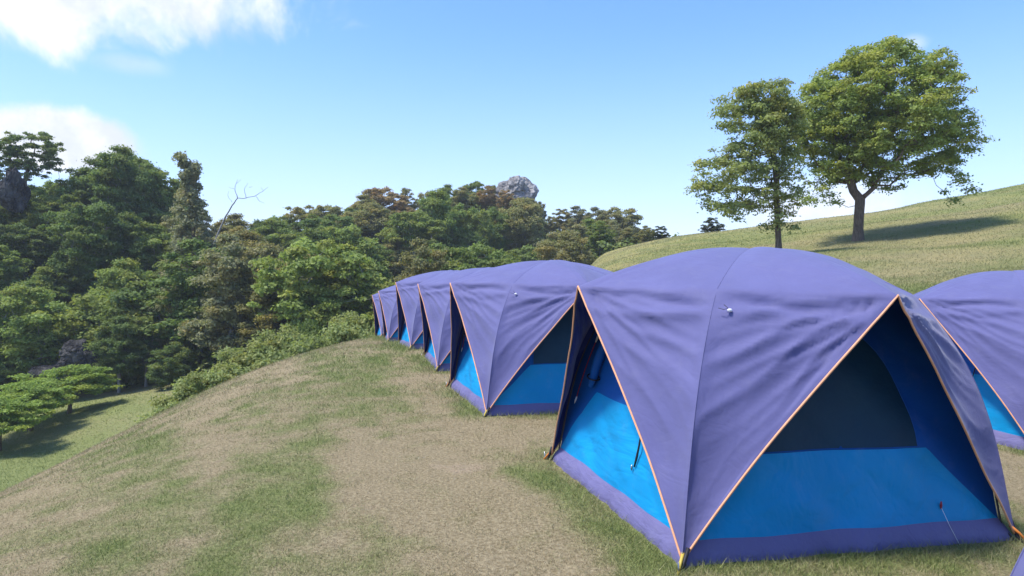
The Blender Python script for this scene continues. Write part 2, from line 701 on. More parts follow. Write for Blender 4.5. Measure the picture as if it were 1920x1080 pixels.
# ------------------------------------------------------------------ tents
S0 = .36
APEX_R, APEX_Z, TOP_Z, EAVE_R = 1.49, 1.65, 1.985, 1.14
LEG_FIT = np.polyfit([1.64, 1.44, 1.2, .92, .65, .44, .2, .05], [1.14, 1.32, 1.45, 1.565, 1.65, 1.70, 1.745, 1.768], 3)
FOOT = np.array([-TW, -TW, .05])


def seam_rz(s):
    """diagonal pole line: horizontal reach and height"""
    s = np.asarray(s, float)
    a = np.clip(s / S0, 0, 1)
    q = np.clip((s - S0) / (1 - S0), 0, 1)
    z = TOP_Z - (TOP_Z - APEX_Z) * a ** 1.75 - (APEX_Z - .05) * q
    r = np.where(q > 0, np.polyval(LEG_FIT, z), EAVE_R * a)
    return r, z


def fly_half(seed, sgn):
    """half of the front panel (facing -y), sgn=-1: towards foot A, +1: towards foot D"""
    ns, nt = 110, 46
    s = np.concatenate([np.linspace(0, S0, 36), np.linspace(S0, 1, 75)[1:]])
    s[0] = .004
    t = np.linspace(0, 1, nt)
    r, z = seam_rz(s)
    c = r / math.sqrt(2)
    A = np.stack([-c, -c, z], axis=1)                      # seam
    a = np.clip(s / S0, 0, 1)
    q = np.clip((s - S0) / (1 - S0), 0, 1)
    roof = np.stack([np.zeros_like(a), -APEX_R * a, TOP_Z - (TOP_Z - APEX_Z) * a ** 2.0], axis=1)
    apex = np.array([0, -APEX_R, APEX_Z])
    trim = apex + (FOOT - apex) * q[:, None]
    bow = np.sin(np.pi * q ** 1.15)[:, None] * np.array([-.062, .03, -.035])
    trim = trim + bow
    B = np.where((s <= S0)[:, None], roof, trim)
    P = A[:, None, :] * (1 - t)[None, :, None] + B[:, None, :] * t[None, :, None]
    # the cloth is pulled taut between seam and edge: slightly hollow on the leg, rounded on the roof
    w = np.sin(np.pi * t)[None, :, None]
    leg = (np.sin(np.pi * np.clip(q * 1.0, 0, 1)) * .035)[:, None, None]
    nrm_leg = np.array([-.55, -.75, .35])
    P = P - w * leg * nrm_leg
    P = P + w * (np.sin(np.pi * a) * .03 * (q == 0))[:, None, None] * np.array([0, 0, 1.0])
    # folds fanning out of the apex and drooping from the eave line
    rel = P - apex
    rho = np.linalg.norm(rel, axis=2)
    e1 = np.array([-.70, .70, 0.0]); e1 /= np.linalg.norm(e1)
    th = np.arctan2(-rel[..., 2], rel @ e1)
    rs = np.random.RandomState(seed)
    ph = rs.rand(8) * 6.28
    d = np.zeros_like(rho)
    near0 = np.exp(-((th - .12) / .62) ** 2) + .22
    for k, (fr, am, dec) in enumerate(((8, .024, .95), (15, .030, .9), (25, .022, .75), (38, .012, .5))):
        wob = 1.1 * np.sin(rho * 3.1 + ph[k]) + .5 * np.sin(rho * 7 + ph[k + 2])
        f = np.sin(th * fr + ph[k] * 2 + wob)
        f = 1 - 2 * np.abs(f) ** .7 if k else f
        d += am * (f if k == 0 else f * near0) * np.exp(-rho / dec) * np.clip(rho / .14, 0, 1)
    qq = q[:, None]
    d *= np.clip(.3 + 3 * qq, 0, 1) * np.where(s[:, None] < S0, .5, 1)
    # horizontal crease just under the eave, soft slack lower down
    d += -.032 * np.exp(-((qq - .045 - .02 * np.sin(t * 5 + ph[3])[None]) / .018) ** 2) * (s[:, None] > S0) * np.sin(np.pi * t ** .7)[None]
    d += .016 * np.exp(-((qq - .095 - .015 * np.sin(t * 4 + ph[4])[None]) / .02) ** 2) * (s[:, None] > S0)
    d += .012 * np.sin(P[..., 0] * 6.3 + P[..., 2] * 4.1 + ph[4]) * np.sin(P[..., 2] * 5.2 - P[..., 0] * 3 + ph[5])
    d *= np.clip(t / .10, 0, 1)[None, :] * np.clip((1 - s) / .15, 0, 1)[:, None]
    d *= np.where(t > .93, .5, 1)[None, :]
    nrm = np.cross(np.gradient(P, axis=0), np.gradient(P, axis=1))
    nl = np.linalg.norm(nrm, axis=2)[..., None] + 1e-9
    nrm = nrm / nl
    nrm *= np.where(nrm[..., 1:2] * -1 + nrm[..., 2:3] > 0, 1, -1)
    P = P + nrm * d[..., None]
    if sgn > 0:
        P[..., 0] *= -1
    return P, s


def rotz(v, k):
    """turn by k quarter turns"""
    v = np.array(v, dtype=float)
    for _ in range(k % 4):
        x, y = v[..., 0].copy(), v[..., 1].copy()
        v[..., 0], v[..., 1] = -y, x
    return v


def corner_c(z):
    ss = np.linspace(0, 1, 300)
    r, zz = seam_rz(ss)
    return np.interp(z, zz[::-1], r[::-1]) / math.sqrt(2)


def wall_point(u, z, off=0.0, seed=0):
    """inner tent wall facing -y; u in -1..1"""
    c = corner_c(z) * .955
    x = u * c
    y = -c + .045 * (1 - u * u) * np.sin(np.pi * np.clip((z - .15) / 1.5, 0, 1))
    wv = .015 * np.sin(u * 7.0 + z * 2.2 + seed) * np.exp(-np.abs(z - .35) / .45) \
        + .006 * np.sin(u * 17 + z * 5 + seed * 2) * np.exp(-np.abs(z - .3) / .3) \
        + .008 * np.sin(z * 9 - u * 5 + seed) + .006 * (1 - 2 * np.abs(np.sin(u * 6.5 + z * 8 + seed * 1.7)) ** .6)
    wv = wv * np.clip((z - .13) / .16, 0, 1)
    y = y + wv * (1 - u ** 6)
    return np.stack([x, y - off, z + 0 * x], axis=-1)


def build_tent_parts(root, seed, detail=True):
    for k in range(4):
        hl, s = fly_half(seed * 10 + k, -1)
        hr, _ = fly_half(seed * 10 + k + 5, 1)
        a = rotz(hl, k)
        b = rotz(hr, k)
        # one panel: from the left seam over the middle to the right seam
        ns, nt = a.shape[:2]
        merged = np.concatenate([a, b[:, ::-1]], axis=1)
        # share the roof's middle line, keep the opening open
        n2 = nt * 2
        V = merged.reshape(-1, 3).copy()
        mid = np.arange(ns)
        roofrows = int(np.sum(s <= S0 + 1e-6))
        for i in range(roofrows):
            m = (V[i * n2 + nt - 1] + V[i * n2 + nt]) / 2
            V[i * n2 + nt - 1] = m
            V[i * n2 + nt] = m
        f = grid_faces(ns, n2)
        i = f[:, 0] // n2
        j = f[:, 0] % n2
        f = f[j != nt - 1]
        # weld the middle line
        remap = np.arange(len(V))
        for i in range(roofrows):
            remap[i * n2 + nt] = i * n2 + nt - 1
        f = remap[f]
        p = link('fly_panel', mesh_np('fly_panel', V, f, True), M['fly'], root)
        # orange piping round the opening, following the cloth's real edge
        ea = V[np.arange(roofrows - 1, ns) * n2 + nt - 1]
        eb = V[np.arange(roofrows - 1, ns) * n2 + nt]
        path = np.concatenate([ea[::-1][:-1], eb])
        # soften the tip
        path = path[::2] if len(path) % 2 else path
        link('piping', tube_mesh('piping', path, .0072, 6), M['trim'], root)
        # seam tape and pole along the left seam
        ss = np.linspace(.03, 1, 40)
        r, z = seam_rz(ss)
        seam = rotz(np.stack([-r / math.sqrt(2), -r / math.sqrt(2), z], axis=1), k)
        link('seam', tube_mesh('seam', seam, .003, 5), M['fly'], root)
        pole = seam * np.array([.965, .965, 1]) - np.array([0, 0, .03])
        pole[-1] = seam[-1] * np.array([1, 1, 0])
        link('pole', tube_mesh('pole', pole, .0075, 6), M['pole'], root)
        # inner wall: blue below, shade under the fly coloured in as navy above
        us = np.linspace(-1, 1, 81)
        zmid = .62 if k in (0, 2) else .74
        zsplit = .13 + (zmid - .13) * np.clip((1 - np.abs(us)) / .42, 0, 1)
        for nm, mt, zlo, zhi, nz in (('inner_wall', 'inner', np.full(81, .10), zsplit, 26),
                                     ('shaded_upper_wall', 'shade_navy', zsplit, np.full(81, TOP_Z - .07), 40)):
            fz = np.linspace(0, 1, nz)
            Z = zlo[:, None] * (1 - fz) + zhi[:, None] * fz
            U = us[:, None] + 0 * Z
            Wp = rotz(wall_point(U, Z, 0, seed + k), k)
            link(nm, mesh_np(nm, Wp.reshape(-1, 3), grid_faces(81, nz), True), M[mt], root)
        # mesh window: half round on front and back, small on the entrance sides
        if k in (0, 2):
            zb, hw, hh, uc = .63, .59, .83, -.02
            nn, mm = 30, 14
            ang = np.linspace(0, np.pi, nn)
            pts = []
            for fr in np.linspace(.02, 1, mm):
                x = uc + hw * np.cos(ang) * fr
                zz = zb + hh * np.sin(ang) ** 1.12 * fr
                cc = corner_c(zz) * .955
                pts.append(wall_point(np.clip(x / cc, -1, 1), zz, .006, seed + k))
            pts = rotz(np.array(pts), k)
            link('mesh_window', mesh_np('mesh_window', pts.reshape(-1, 3), grid_faces(mm, nn, True), True), M['net'], root)
            rim = []
            for x, zz in ([(uc - hw + 2 * hw * f_, zb) for f_ in np.linspace(0, 1, 12)]
                          + [(uc + hw * math.cos(g_), zb + hh * math.sin(g_) ** 1.12) for g_ in np.linspace(0.03, math.pi - .03, 26)]):
                rim.append(wall_point(np.array(x / corner_c(zz) / .955), np.array(zz), .006, seed + k))
            rim = rotz(np.array(rim), k)
            link('window_zip', tube_mesh('window_zip', np.concatenate([rim, rim[:1]]), .004, 5), M['shade_navy'], root)
        # ground skirt
        us = np.linspace(-1, 1, 81)
        vs = np.linspace(0, 1, 7)
        U, Vv = np.meshgrid(us, vs, indexing='ij')
        ctop = corner_c(.15) * .955
        ro = ctop * (1 - Vv) + 1.245 * Vv + .012 * np.sin(U * 13 + seed + k) * Vv * (1 - np.abs(U)) \
            + .010 * np.sin(Vv * 3.14) + .006 * np.sin(U * 37 + k) * Vv
        hgt = .140 * (1 - Vv) + .0 * Vv + .005 * np.sin(U * 9 + seed * 3 + k) * (1 - Vv) * (1 - U ** 4)
        hgt = hgt + np.where(Vv > .99, -.03, 0)
        sk = rotz(np.stack([U * ro, -ro, hgt], axis=-1), k)
        link('ground_skirt', mesh_np('ground_skirt', sk.reshape(-1, 3), grid_faces(len(us), len(vs), True), True), M['skirt'], root)
        # foot: webbing loop, tensioning strap and peg
        ft = rotz(FOOT, k)
        out = ft[:2] / np.linalg.norm(ft[:2])
        side = np.array([-out[1], out[0]])
        strap = np.array([[*(ft[:2] * .985), .10], [*(ft[:2] + out * .03), .055], [*(ft[:2] + out * .09), -.02]])
        link('foot_strap', tube_mesh('foot_strap', strap, [.011, .010, .008], 6), M['orange'] if k % 2 else M['yellow'], root)
        loop = np.array([[*(ft[:2] * .99 + side * .03), .13], [*(ft[:2] + out * .02 + side * .012), .03], [*(ft[:2] + out * .07 - side * .02), -.02]])
        link('webbing_loop', tube_mesh('webbing_loop', loop, [.012, .012, .009], 6), M['black'], root)
        peg = np.array([[*(ft[:2] + out * .075), .07], [*(ft[:2] + out * .065), .0], [*(ft[:2] + out * .045), -.12]])
        link('peg', tube_mesh('peg', peg, .005, 6), M['metal'], root)
    # floor inside
    c = corner_c(.15) * .95
    fl = np.array([[-c, -c, .04], [c, -c, .04], [c, c, .04], [-c, c, .04]])
    link('floor_sheet', mesh_np('floor_sheet', fl, np.array([[0, 1, 2, 3]])), M['skirt'], root)
    # toggle at the left end of the front eave
    hl, s = fly_half(seed * 10, -1)
    i = int(np.argmin(abs(s - (S0 + .055))))
    p0 = hl[i, 5] + np.array([-.01, -.025, 0])
    tg = []
    for kk in range(9):
        a_ = kk / 8
        tg.append(p0 + np.array([-.018 + .036 * a_, 0, 0]))
    link('toggle', tube_mesh('toggle', tg, [.003, .007, .010, .011, .0115, .011, .010, .007, .003], 10), M['white'], root)
    cord = np.array([p0 + (-.065, .03, .012), p0 + (-.04, .006, .004), p0 + (-.01, .003, .012), p0 + (-.03, .022, .035)])
    link('toggle_cord', tube_mesh('toggle_cord', cord, .0022, 6), M['black'], root)
    # left side (-x): rolled door flap, ties, zip pull
    k = 3

    def wl(u, z, off):
        return rotz(wall_point(np.array(u), np.array(z), off, seed + 3), 3)
    roll = np.array([wl(-.62 + .1 * f_, .78 + .72 * f_, .05) for f_ in np.linspace(0, 1, 9)])
    link('rolled_flap', tube_mesh('rolled_flap', roll, [.02, .035, .042, .045, .046, .045, .043, .036, .02], 10), M['shade_navy'], root)
    for f_ in (.12, .82):
        ctr = wl(-.62 + .1 * f_, .78 + .72 * f_, .05)
        ring = [ctr + np.array([.0 - .055 * math.cos(g_), .055 * math.sin(g_) , .02 * math.sin(g_)]) for g_ in np.linspace(0, 6.28, 13)]
        link('flap_tie', tube_mesh('flap_tie', ring, .007, 6), M['black'], root)
    zp = np.array([wl(.38 - .10 * f_ + .02 * f_ * f_, .86 - .50 * f_, .014 + .02 * math.sin(3.14 * f_)) for f_ in np.linspace(0, 1, 8)])
    link('door_strap', tube_mesh('door_strap', zp, [.005, .007, .006, .006, .006, .007, .009, .006], 6), M['black'], root)
    bt = wl(.28, .35, .02)
    link('strap_buckle', tube_mesh('strap_buckle', [bt + (0, 0, .02), bt, bt + (0, 0, -.02)], [.005, .009, .005], 8), M['metal'], root)
    dot = wl(.18, 1.02, .008)
    link('wall_button', tube_mesh('wall_button', [dot + (0, 0, .012), dot, dot + (0, 0, -.012)], [.004, .010, .004], 8), M['black'], root)
    # red shock cord with white hooks, inside the far left leg
    a0 = rotz(np.array([-1.15, -1.12, .30]), 3)
    a1 = rotz(np.array([-.62, -.98, 1.42]), 3)
    n_ = 14
    cd = [a0 + (a1 - a0) * f_ + np.array([-.10, 0, 0]) * math.sin(3.14 * f_) * .4 for f_ in np.linspace(0, 1, n_)]
    link('shock_cord', tube_mesh('shock_cord', cd, .004, 6), M['red'], root)
    for f_ in (3, 10):
        link('cord_hook', tube_mesh('cord_hook', [cd[f_], (np.array(cd[f_]) + np.array(cd[f_ + 1])) / 2, cd[f_ + 1]], [.006, .011, .006], 8), M['white'], root)
    # red tab and white cord at the right end of the front skirt
    tb = wall_point(np.array(.60), np.array(.25), .012, seed)
    link('skirt_tab', tube_mesh('skirt_tab', [tb + (0, 0, .025), tb, tb + (0, 0, -.025)], [.004, .008, .004], 8), M['red'], root)
    wc = np.array([tb + (0, -.005, -.02), tb + (.05, -.03, -.14), tb + (.085, -.085, -.26)])
    link('skirt_cord', tube_mesh('skirt_cord', wc, .0018, 6), M['white'], root)


TENT_LABELS = [
    "nearest and largest violet dome tent, blue inner wall and dark half-round mesh window facing us",
    "violet tent directly behind and left of the nearest tent, mesh window partly hidden",
    "third violet tent of the left row, between the second tent and three smaller far ones",
    "fourth violet tent back along the left row, blue wall showing in its side opening",
    "second farthest violet tent of the left row, just before the last tent",
    "farthest and smallest violet tent at the end of the row by the forest",
    "violet tent behind the nearest tent, cut off by the right edge of the photo",
    "violet tent corner just poking into the bottom right corner of the photo",
]
GROUP = 'violet dome tents pitched in rows on the lawn'


def tent_z(c):
    zs = [h1(*(c + TW * (a * EX + b * EY))) for a in (-1, 1) for b in (-1, 1)]
    return zs


protos = []
for i, c in enumerate(TENTS):
    zs = tent_z(c)
    z0 = float(np.mean(zs))
    sx = (zs[2] + zs[3] - zs[0] - zs[1]) / 2 / (2 * TW)
    sy = (zs[1] + zs[3] - zs[0] - zs[2]) / 2 / (2 * TW)
    if i < 3:
        t = thing('dome_tent', TENT_LABELS[i], 'tent', group=GROUP)
        build_tent_parts(t, i + 1)
        protos.append(t)
    else:
        t = copy_tree(protos[1 + (i % 2)])
        t['label'] = TENT_LABELS[i]
    ex = Vector((EX[0], EX[1], sx)).normalized()
    ey = Vector((EY[0], EY[1], sy)).normalized()
    ez = ex.cross(ey).normalized()
    ey = ez.cross(ex)
    jit = (0, .015, -.03, .03, -.02, .035, .01, 0)[i]
    R = Matrix((ex, ey, ez)).transposed() @ Matrix.Rotation(jit, 3, 'Z')
    t.rotation_euler = R.to_euler()
    t.location = (c[0], c[1], z0)
    t.scale = (1, 1, (1, 1, .985, 1.02, .97, 1.01, .99, 1)[i])


# ------------------------------------------------------------------ trees
def sample_blobs(blobs, n, rs, shell=.55, minz=None, jit=(.86, 1.2)):
    pts = []
    wts = np.array([b[6] if len(b) > 6 else b[3] * b[4] * b[5] for b in blobs], float)
    wts /= wts.sum()
    while len(pts) < n:
        b = blobs[rs.choice(len(blobs), p=wts)]
        v = rs.normal(size=3)
        v /= np.linalg.norm(v)
        rr = shell + (1 - shell) * rs.rand() ** .6
        if rs.rand() < .25:
            rr = rs.rand() ** .5
        rr *= rs.uniform(*jit)
        p = np.array(b[:3]) + v * rr * np.array(b[3:6])
        if minz is not None and p[2] < minz:
            continue
        pts.append(p)
    return np.array(pts)


def leaves_mesh(name, centers, cr, flat, per, size, rs, elong=1.6, up=.5, droop=0.0):
    """leaf-sized diamonds in flattened clumps"""
    n = len(centers)
    cnt = np.maximum(6, (per * (cr / cr.mean()) ** 2).astype(int))
    idx = np.repeat(np.arange(n), cnt)
    m = len(idx)
    v = rs.normal(size=(m, 3))
    v /= np.linalg.norm(v, axis=1)[:, None]
    v[:, 2] = np.where(rs.rand(m) < .6, np.abs(v[:, 2]), v[:, 2])
    rr = rs.rand(m) ** .45 * (1 + .25 * rs.normal(size=m))
    p = centers[idx] + v * (rr * cr[idx])[:, None] * np.array([1, 1, 1.0]) * np.stack([np.ones(m), np.ones(m), np.full(m, flat)], 1)
    p[:, 2] -= droop * np.hypot(v[:, 0], v[:, 1]) * rr * cr[idx]
    nrm = v * .6 + rs.normal(size=(m, 3)) * .55 + np.array([0, 0, up])
    nrm /= np.linalg.norm(nrm, axis=1)[:, None]
    t = np.cross(nrm, rs.normal(size=(m, 3)))
    t /= np.linalg.norm(t, axis=1)[:, None]
    b = np.cross(nrm, t)
    sz = size * (.6 + .8 * rs.rand(m))
    a = t * (sz * elong * .5)[:, None]
    c = b * (sz * .5)[:, None]
    V = np.stack([p - a, p + c, p + a, p - c], axis=1).reshape(-1, 3)
    Fc = np.arange(m * 4).reshape(m, 4)
    tint = np.clip(.5 + .28 * rs.normal(size=m), 0, 1)
    cl = rs.rand(n)
    tint = np.clip(tint * .6 + cl[idx] * .4, 0, 1)
    return mesh_np(name, V, Fc, False, {'tint': np.repeat(tint, 4), 'clump': np.repeat(rs.rand(n)[idx], 4)})


def branches_mesh(name, centers, trunk, r_trunk, rs, curv=.18, minr=.012, sides=6, expo=.5, guides=()):
    """trunk polyline, then every clump is reached by a limb from the nearest existing wood"""
    nodes = [np.array(p, float) for p in trunk]
    parent = [-1] + list(range(len(trunk) - 1))
    ntr = len(trunk)
    base = nodes[-1]
    order = np.argsort(np.linalg.norm(centers - base, axis=1))
    tips = []
    ng = len(guides)
    if ng:
        centers = np.concatenate([np.array(guides, float), centers])
        order = np.concatenate([np.arange(ng), order + ng])
    for k in order:
        c = centers[k]
        arr = np.array(nodes[max(0, ntr - max(2, ntr // 2)):])
        off = max(0, ntr - max(2, ntr // 2))
        dd = np.linalg.norm(arr - c, axis=1)
        pen = dd + .35 * np.maximum(0, arr[:, 2] - c[2]) + .12 * np.linalg.norm(arr - base, axis=1)
        j = int(np.argmin(pen)) + off
        p0 = nodes[j]
        L = np.linalg.norm(c - p0)
        nseg = int(np.clip(L / .7, 2, 5))
        side = rs.normal(size=3) * L * .06
        prev = j
        for q in range(1, nseg + 1):
            f = q / nseg
            p = p0 + (c - p0) * f
            p = p + np.array([0, 0, -1]) * curv * L * math.sin(math.pi * f) * .6 + side * math.sin(math.pi * f)
            nodes.append(p)
            parent.append(prev)
            prev = len(nodes) - 1
        tips.append(prev)
    cnt = np.zeros(len(nodes))
    for t in tips:
        cnt[t] += 1
    for i in range(len(nodes) - 1, 0, -1):
        cnt[parent[i]] += cnt[i]
    r = r_trunk * (np.maximum(cnt, .6) / cnt[0]) ** expo
    r = np.maximum(r, minr)
    for i in range(ntr):
        r[i] = max(r[i], r_trunk * (1.0 - .25 * i / ntr))
    r[0] = r_trunk * 1.45
    P = np.array(nodes)
    e = np.array([(parent[i], i) for i in range(1, len(nodes))])
    A, B = P[e[:, 0]], P[e[:, 1]]
    ra = np.where(e[:, 0] < ntr, r[e[:, 0]], np.minimum(r[e[:, 0]], r[e[:, 1]] * 1.35))
    ra = np.where((e[:, 0] < ntr) & (e[:, 1] >= ntr), np.minimum(r[e[:, 0]], r[e[:, 1]] * 1.5), ra)
    rb = r[e[:, 1]]
    d = B - A
    d /= np.linalg.norm(d, axis=1)[:, None] + 1e-9
    ref = np.where(np.abs(d[:, 2:3]) < .9, np.array([[0, 0, 1.0]]), np.array([[1.0, 0, 0]]))
    u = np.cross(d, ref)
    u /= np.linalg.norm(u, axis=1)[:, None]
    w = np.cross(d, u)
    ang = np.arange(sides) / sides * 2 * np.pi
    ringdir = np.cos(ang)[None, :, None] * u[:, None] + np.sin(ang)[None, :, None] * w[:, None]
    Va = A[:, None] + ringdir * ra[:, None, None]
    Vb = B[:, None] + ringdir * rb[:, None, None] + d[:, None] * (rb * .25)[:, None, None]
    V = np.concatenate([Va, Vb], axis=1).reshape(-1, 3)
    s = np.arange(sides)
    q = np.stack([s, (s + 1) % sides, (s + 1) % sides + sides, s + sides], axis=1)
    Fc = (np.arange(len(e))[:, None, None] * 2 * sides + q[None]).reshape(-1, 4)
    return mesh_np(name, V, Fc, True)


def make_tree(kind, seed, blobs, trunk, r_trunk, nclump, cr, per, leaf, flat=.5, shell=.55, up=.5,
              elong=1.6, curv=.18, minz=None, droop=0.0, skip_branch=1, sides=6, guides=(), thin=None):
    rs = np.random.RandomState(seed)
    cen = sample_blobs(blobs, nclump, rs, shell, minz, (.86, 1.2) if thin is None else (.97, 1.03))
    if thin is not None:
        lo_, hi_, pmin = thin
        cen = cen[rs.rand(len(cen)) < np.clip(pmin + (1 - pmin) * (cen[:, 2] - lo_) / (hi_ - lo_), pmin, 1)]
        nclump = len(cen)
    crr = cr * (.6 + .8 * rs.rand(nclump))
    lv = leaves_mesh(kind + '_crown', cen, crr, flat, per, leaf, rs, elong, up, droop)
    br = branches_mesh(kind + '_trunk', cen[::skip_branch], trunk, r_trunk, rs, curv, sides=sides, guides=guides)
    return lv, br


def place_tree(name, label, category, lv, br, loc, rz, scale, color, group=None, bark=None):
    t = thing(name, label, category, loc, rz, group)
    t.scale = scale if isinstance(scale, tuple) else (scale,) * 3
    c = link('crown', lv, M['leaf'], t)
    c.color = (*color, 1)
    if br is not None:
        link('trunk', br, bark or M['bark'], t)
    return t


def at(px, depth):
    x = (px - 960) / 1280.0 * depth
    return x, depth, h1(x, depth)


# the two trees on the grassy hill
x, y, z = at(1608, 40.0)
lv, br = make_tree('round_tree', 21,
                   [(1.4, 0, 7.2, 4.6, 4.5, 4.2), (2.9, 0, 5.7, 3.8, 3.6, 2.2, 30), (-2.3, 0, 7.2, 1.8, 1.8, 2.2, 14), (-1.3, 0, 5.6, 2.7, 3.2, 2.2, 28), (1.2, 0, 9.3, 3.2, 3.0, 2.4, 36),
                    (4.4, .3, 3.7, 2.6, 2.2, 1.7, 9), (-2.0, 0, 3.2, 1.8, 2.0, 1.3, 5), (1.5, 0, 3.4, 2.5, 2.0, 1.0, 1.5)],
                   [(0, 0, -.3), (.02, 0, .6), (.05, 0, 1.4), (.12, .03, 2.1), (.14, .05, 2.4)], .27,
                   1250, .48, 105, .09, flat=.5, shell=.55, up=.7, droop=.25, elong=1.8,
                   thin=(2.8, 6.0, .30), guides=[(-.35, .2, 3.5), (.35, .3, 3.7), (1.0, -.1, 3.2), (-.9, .0, 4.4), (.2, -.4, 5.0), (1.3, .4, 4.8), (2.6, .1, 3.9), (-2.2, -.2, 4.2), (3.8, .3, 4.6)])
place_tree('round_tree', 'large round-crowned green tree with forked trunk on the grassy hill', 'tree',
           lv, br, (x, y, z), 0, 1.0, (.265, .335, .105))
x, y, z = at(1460, 36.0)
lv, br = make_tree('slender_tree', 22,
                   [(-1.5, 0, 6.3, 2.3, 2.2, 2.9), (-2.0, 0, 3.9, 2.6, 2.3, 2.2, 26), (-.4, 0, 7.2, 1.7, 1.7, 2.1, 14), (.2, 0, 4.2, 1.1, 1.3, 2.4, 6),
                    (-3.3, 0, 2.9, 1.1, 1.2, 1.4, 4), (-1.2, 0, 8.0, 1.9, 1.5, 1.1, 9), (.2, 0, 7.3, 1.2, 1.2, 1.5, 6), (-.5, 0, 1.8, 1.7, 1.3, .7, 2)],
                   [(0, 0, -.3), (-.02, 0, .8), (-.08, 0, 1.7), (-.1, .05, 2.9), (-.15, 0, 4.2), (-.35, 0, 5.6), (-.6, 0, 7)], .15,
                   520, .44, 80, .085, flat=.5, shell=.35, up=.5, droop=.3, elong=1.8, thin=(1.5, 6.5, .35))
place_tree('slender_tree', 'slimmer sparse tree with brownish crown, left of the large round hill tree', 'tree',
           lv, br, (x, y, z), 0, 1.0, (.265, .315, .125))

# forest tree kinds, each about 10 m tall; crown and wood meshes are shared by the copies
KINDS = {}


def forest_kind(key, *a, **k):
    KINDS[key] = make_tree('forest_' + key, *a, **k)


forest_kind('round', 31, [(0, 0, 6.4, 3.0, 3.0, 3.3), (1.2, .5, 4.4, 2.3, 2.3, 2.2), (-1.3, -.3, 4.6, 2.2, 2.2, 2.3)],
            [(0, 0, -1), (0, 0, 1.5), (.1, 0, 3.0)], .2, 170, .68, 210, .15, flat=.6, shell=.7)
forest_kind('broad', 32, [(0, 0, 7.4, 3.6, 3.4, 1.8), (1.8, .6, 6.0, 2.3, 2.2, 1.5), (-2.0, -.2, 5.7, 2.2, 2.2, 1.4), (0, -1.2, 4.6, 2.6, 2.0, 1.6)],
            [(0, 0, -1), (.1, 0, 1.8), (.2, 0, 3.8)], .2, 170, .64, 210, .15, flat=.42, shell=.6, droop=.25)
forest_kind('tall', 33, [(0, 0, 7.8, 1.9, 1.9, 2.4), (.6, 0, 5.6, 2.0, 2.0, 2.0), (-.7, .3, 3.9, 2.2, 2.0, 1.8)],
            [(0, 0, -1), (0, 0, 2), (.1, 0, 4), (.1, 0, 6)], .18, 140, .58, 200, .145, flat=.6, shell=.65)
forest_kind('loose', 34, [(0, 0, 7.0, 2.8, 2.6, 2.6), (1.5, 0, 4.6, 2.2, 2.2, 2.0), (-1.5, 0, 5.0, 2.0, 2.0, 2.0)],
            [(0, 0, -1), (.1, 0, 2), (.3, 0, 4)], .17, 125, .56, 160, .14, flat=.5, shell=.5, droop=.3)
forest_kind('feathery', 35, [(0, 0, 6.0, 2.4, 2.4, 3.6), (.8, 0, 3.4, 2.2, 2.2, 2.2)],
            [(0, 0, -1), (0, 0, 2), (0, 0, 4)], .15, 120, .64, 200, .14, flat=.8, shell=.6, elong=3.0, up=.1, droop=.5)
forest_kind('bushy', 36, [(0, 0, 3.6, 3.4, 3.2, 3.0), (1.9, 0, 2.4, 2.2, 2.2, 2.2), (-2, .3, 2.4, 2.2, 2.2, 2.2)],
            [(0, 0, -1), (0, 0, .8), (0, 0, 1.6)], .18, 160, .68, 200, .15, flat=.6, shell=.7)

GREENS = {
    'dark green': (.135, .185, .065),
    'deep green': (.155, .220, .072),
    'mid green': (.190, .255, .078),
    'bright green': (.235, .300, .090),
    'olive green': (.250, .250, .110),
    'greyish green': (.255, .265, .150),
    'rusty brown green': (.320, .245, .130),
    'pale yellow green': (.29, .31, .12),
}
zones = [(-400, 95, "at left photo edge"), (95, 190, "behind flat-topped lawn trees"),
         (190, 310, "left of vine-wrapped tree"), (310, 420, "around vine-wrapped tree"),
         (420, 560, "beneath bare dead tree"), (560, 690, "left of farthest tent"),
         (690, 800, "above farthest tents"), (800, 900, "left of boulder hill"),
         (900, 1020, "under summit boulder"), (1020, 1120, "right of boulder hill"),
         (1120, 1400, "beside grassy hill")]
bands = ["foot row", "lower slope", "mid slope", "upper slope", "skyline"]
sky_px = [-200, 0, 60, 130, 150, 180, 210, 250, 290, 320, 400, 430, 500, 530, 600, 650, 690, 750, 800, 850, 900, 940, 1000, 1030, 1080, 1130, 1160, 1190, 1260]
sky_py = [330, 350, 345, 335, 330, 315, 292, 285, 305, 350, 405, 418, 425, 408, 398, 405, 378, 358, 365, 350, 345, 350, 372, 402, 408, 410, 408, 440, 500]
rs = np.random.RandomState(5)
forest = []
shape_word = {'round': 'round-crowned', 'broad': 'broad layered', 'tall': 'tall narrow', 'loose': 'loose airy',
              'feathery': 'feathery drooping', 'bushy': 'low bushy'}
kh = {'round': 9.9, 'broad': 9.2, 'tall': 10.3, 'loose': 9.6, 'feathery': 9.8, 'bushy': 6.9}
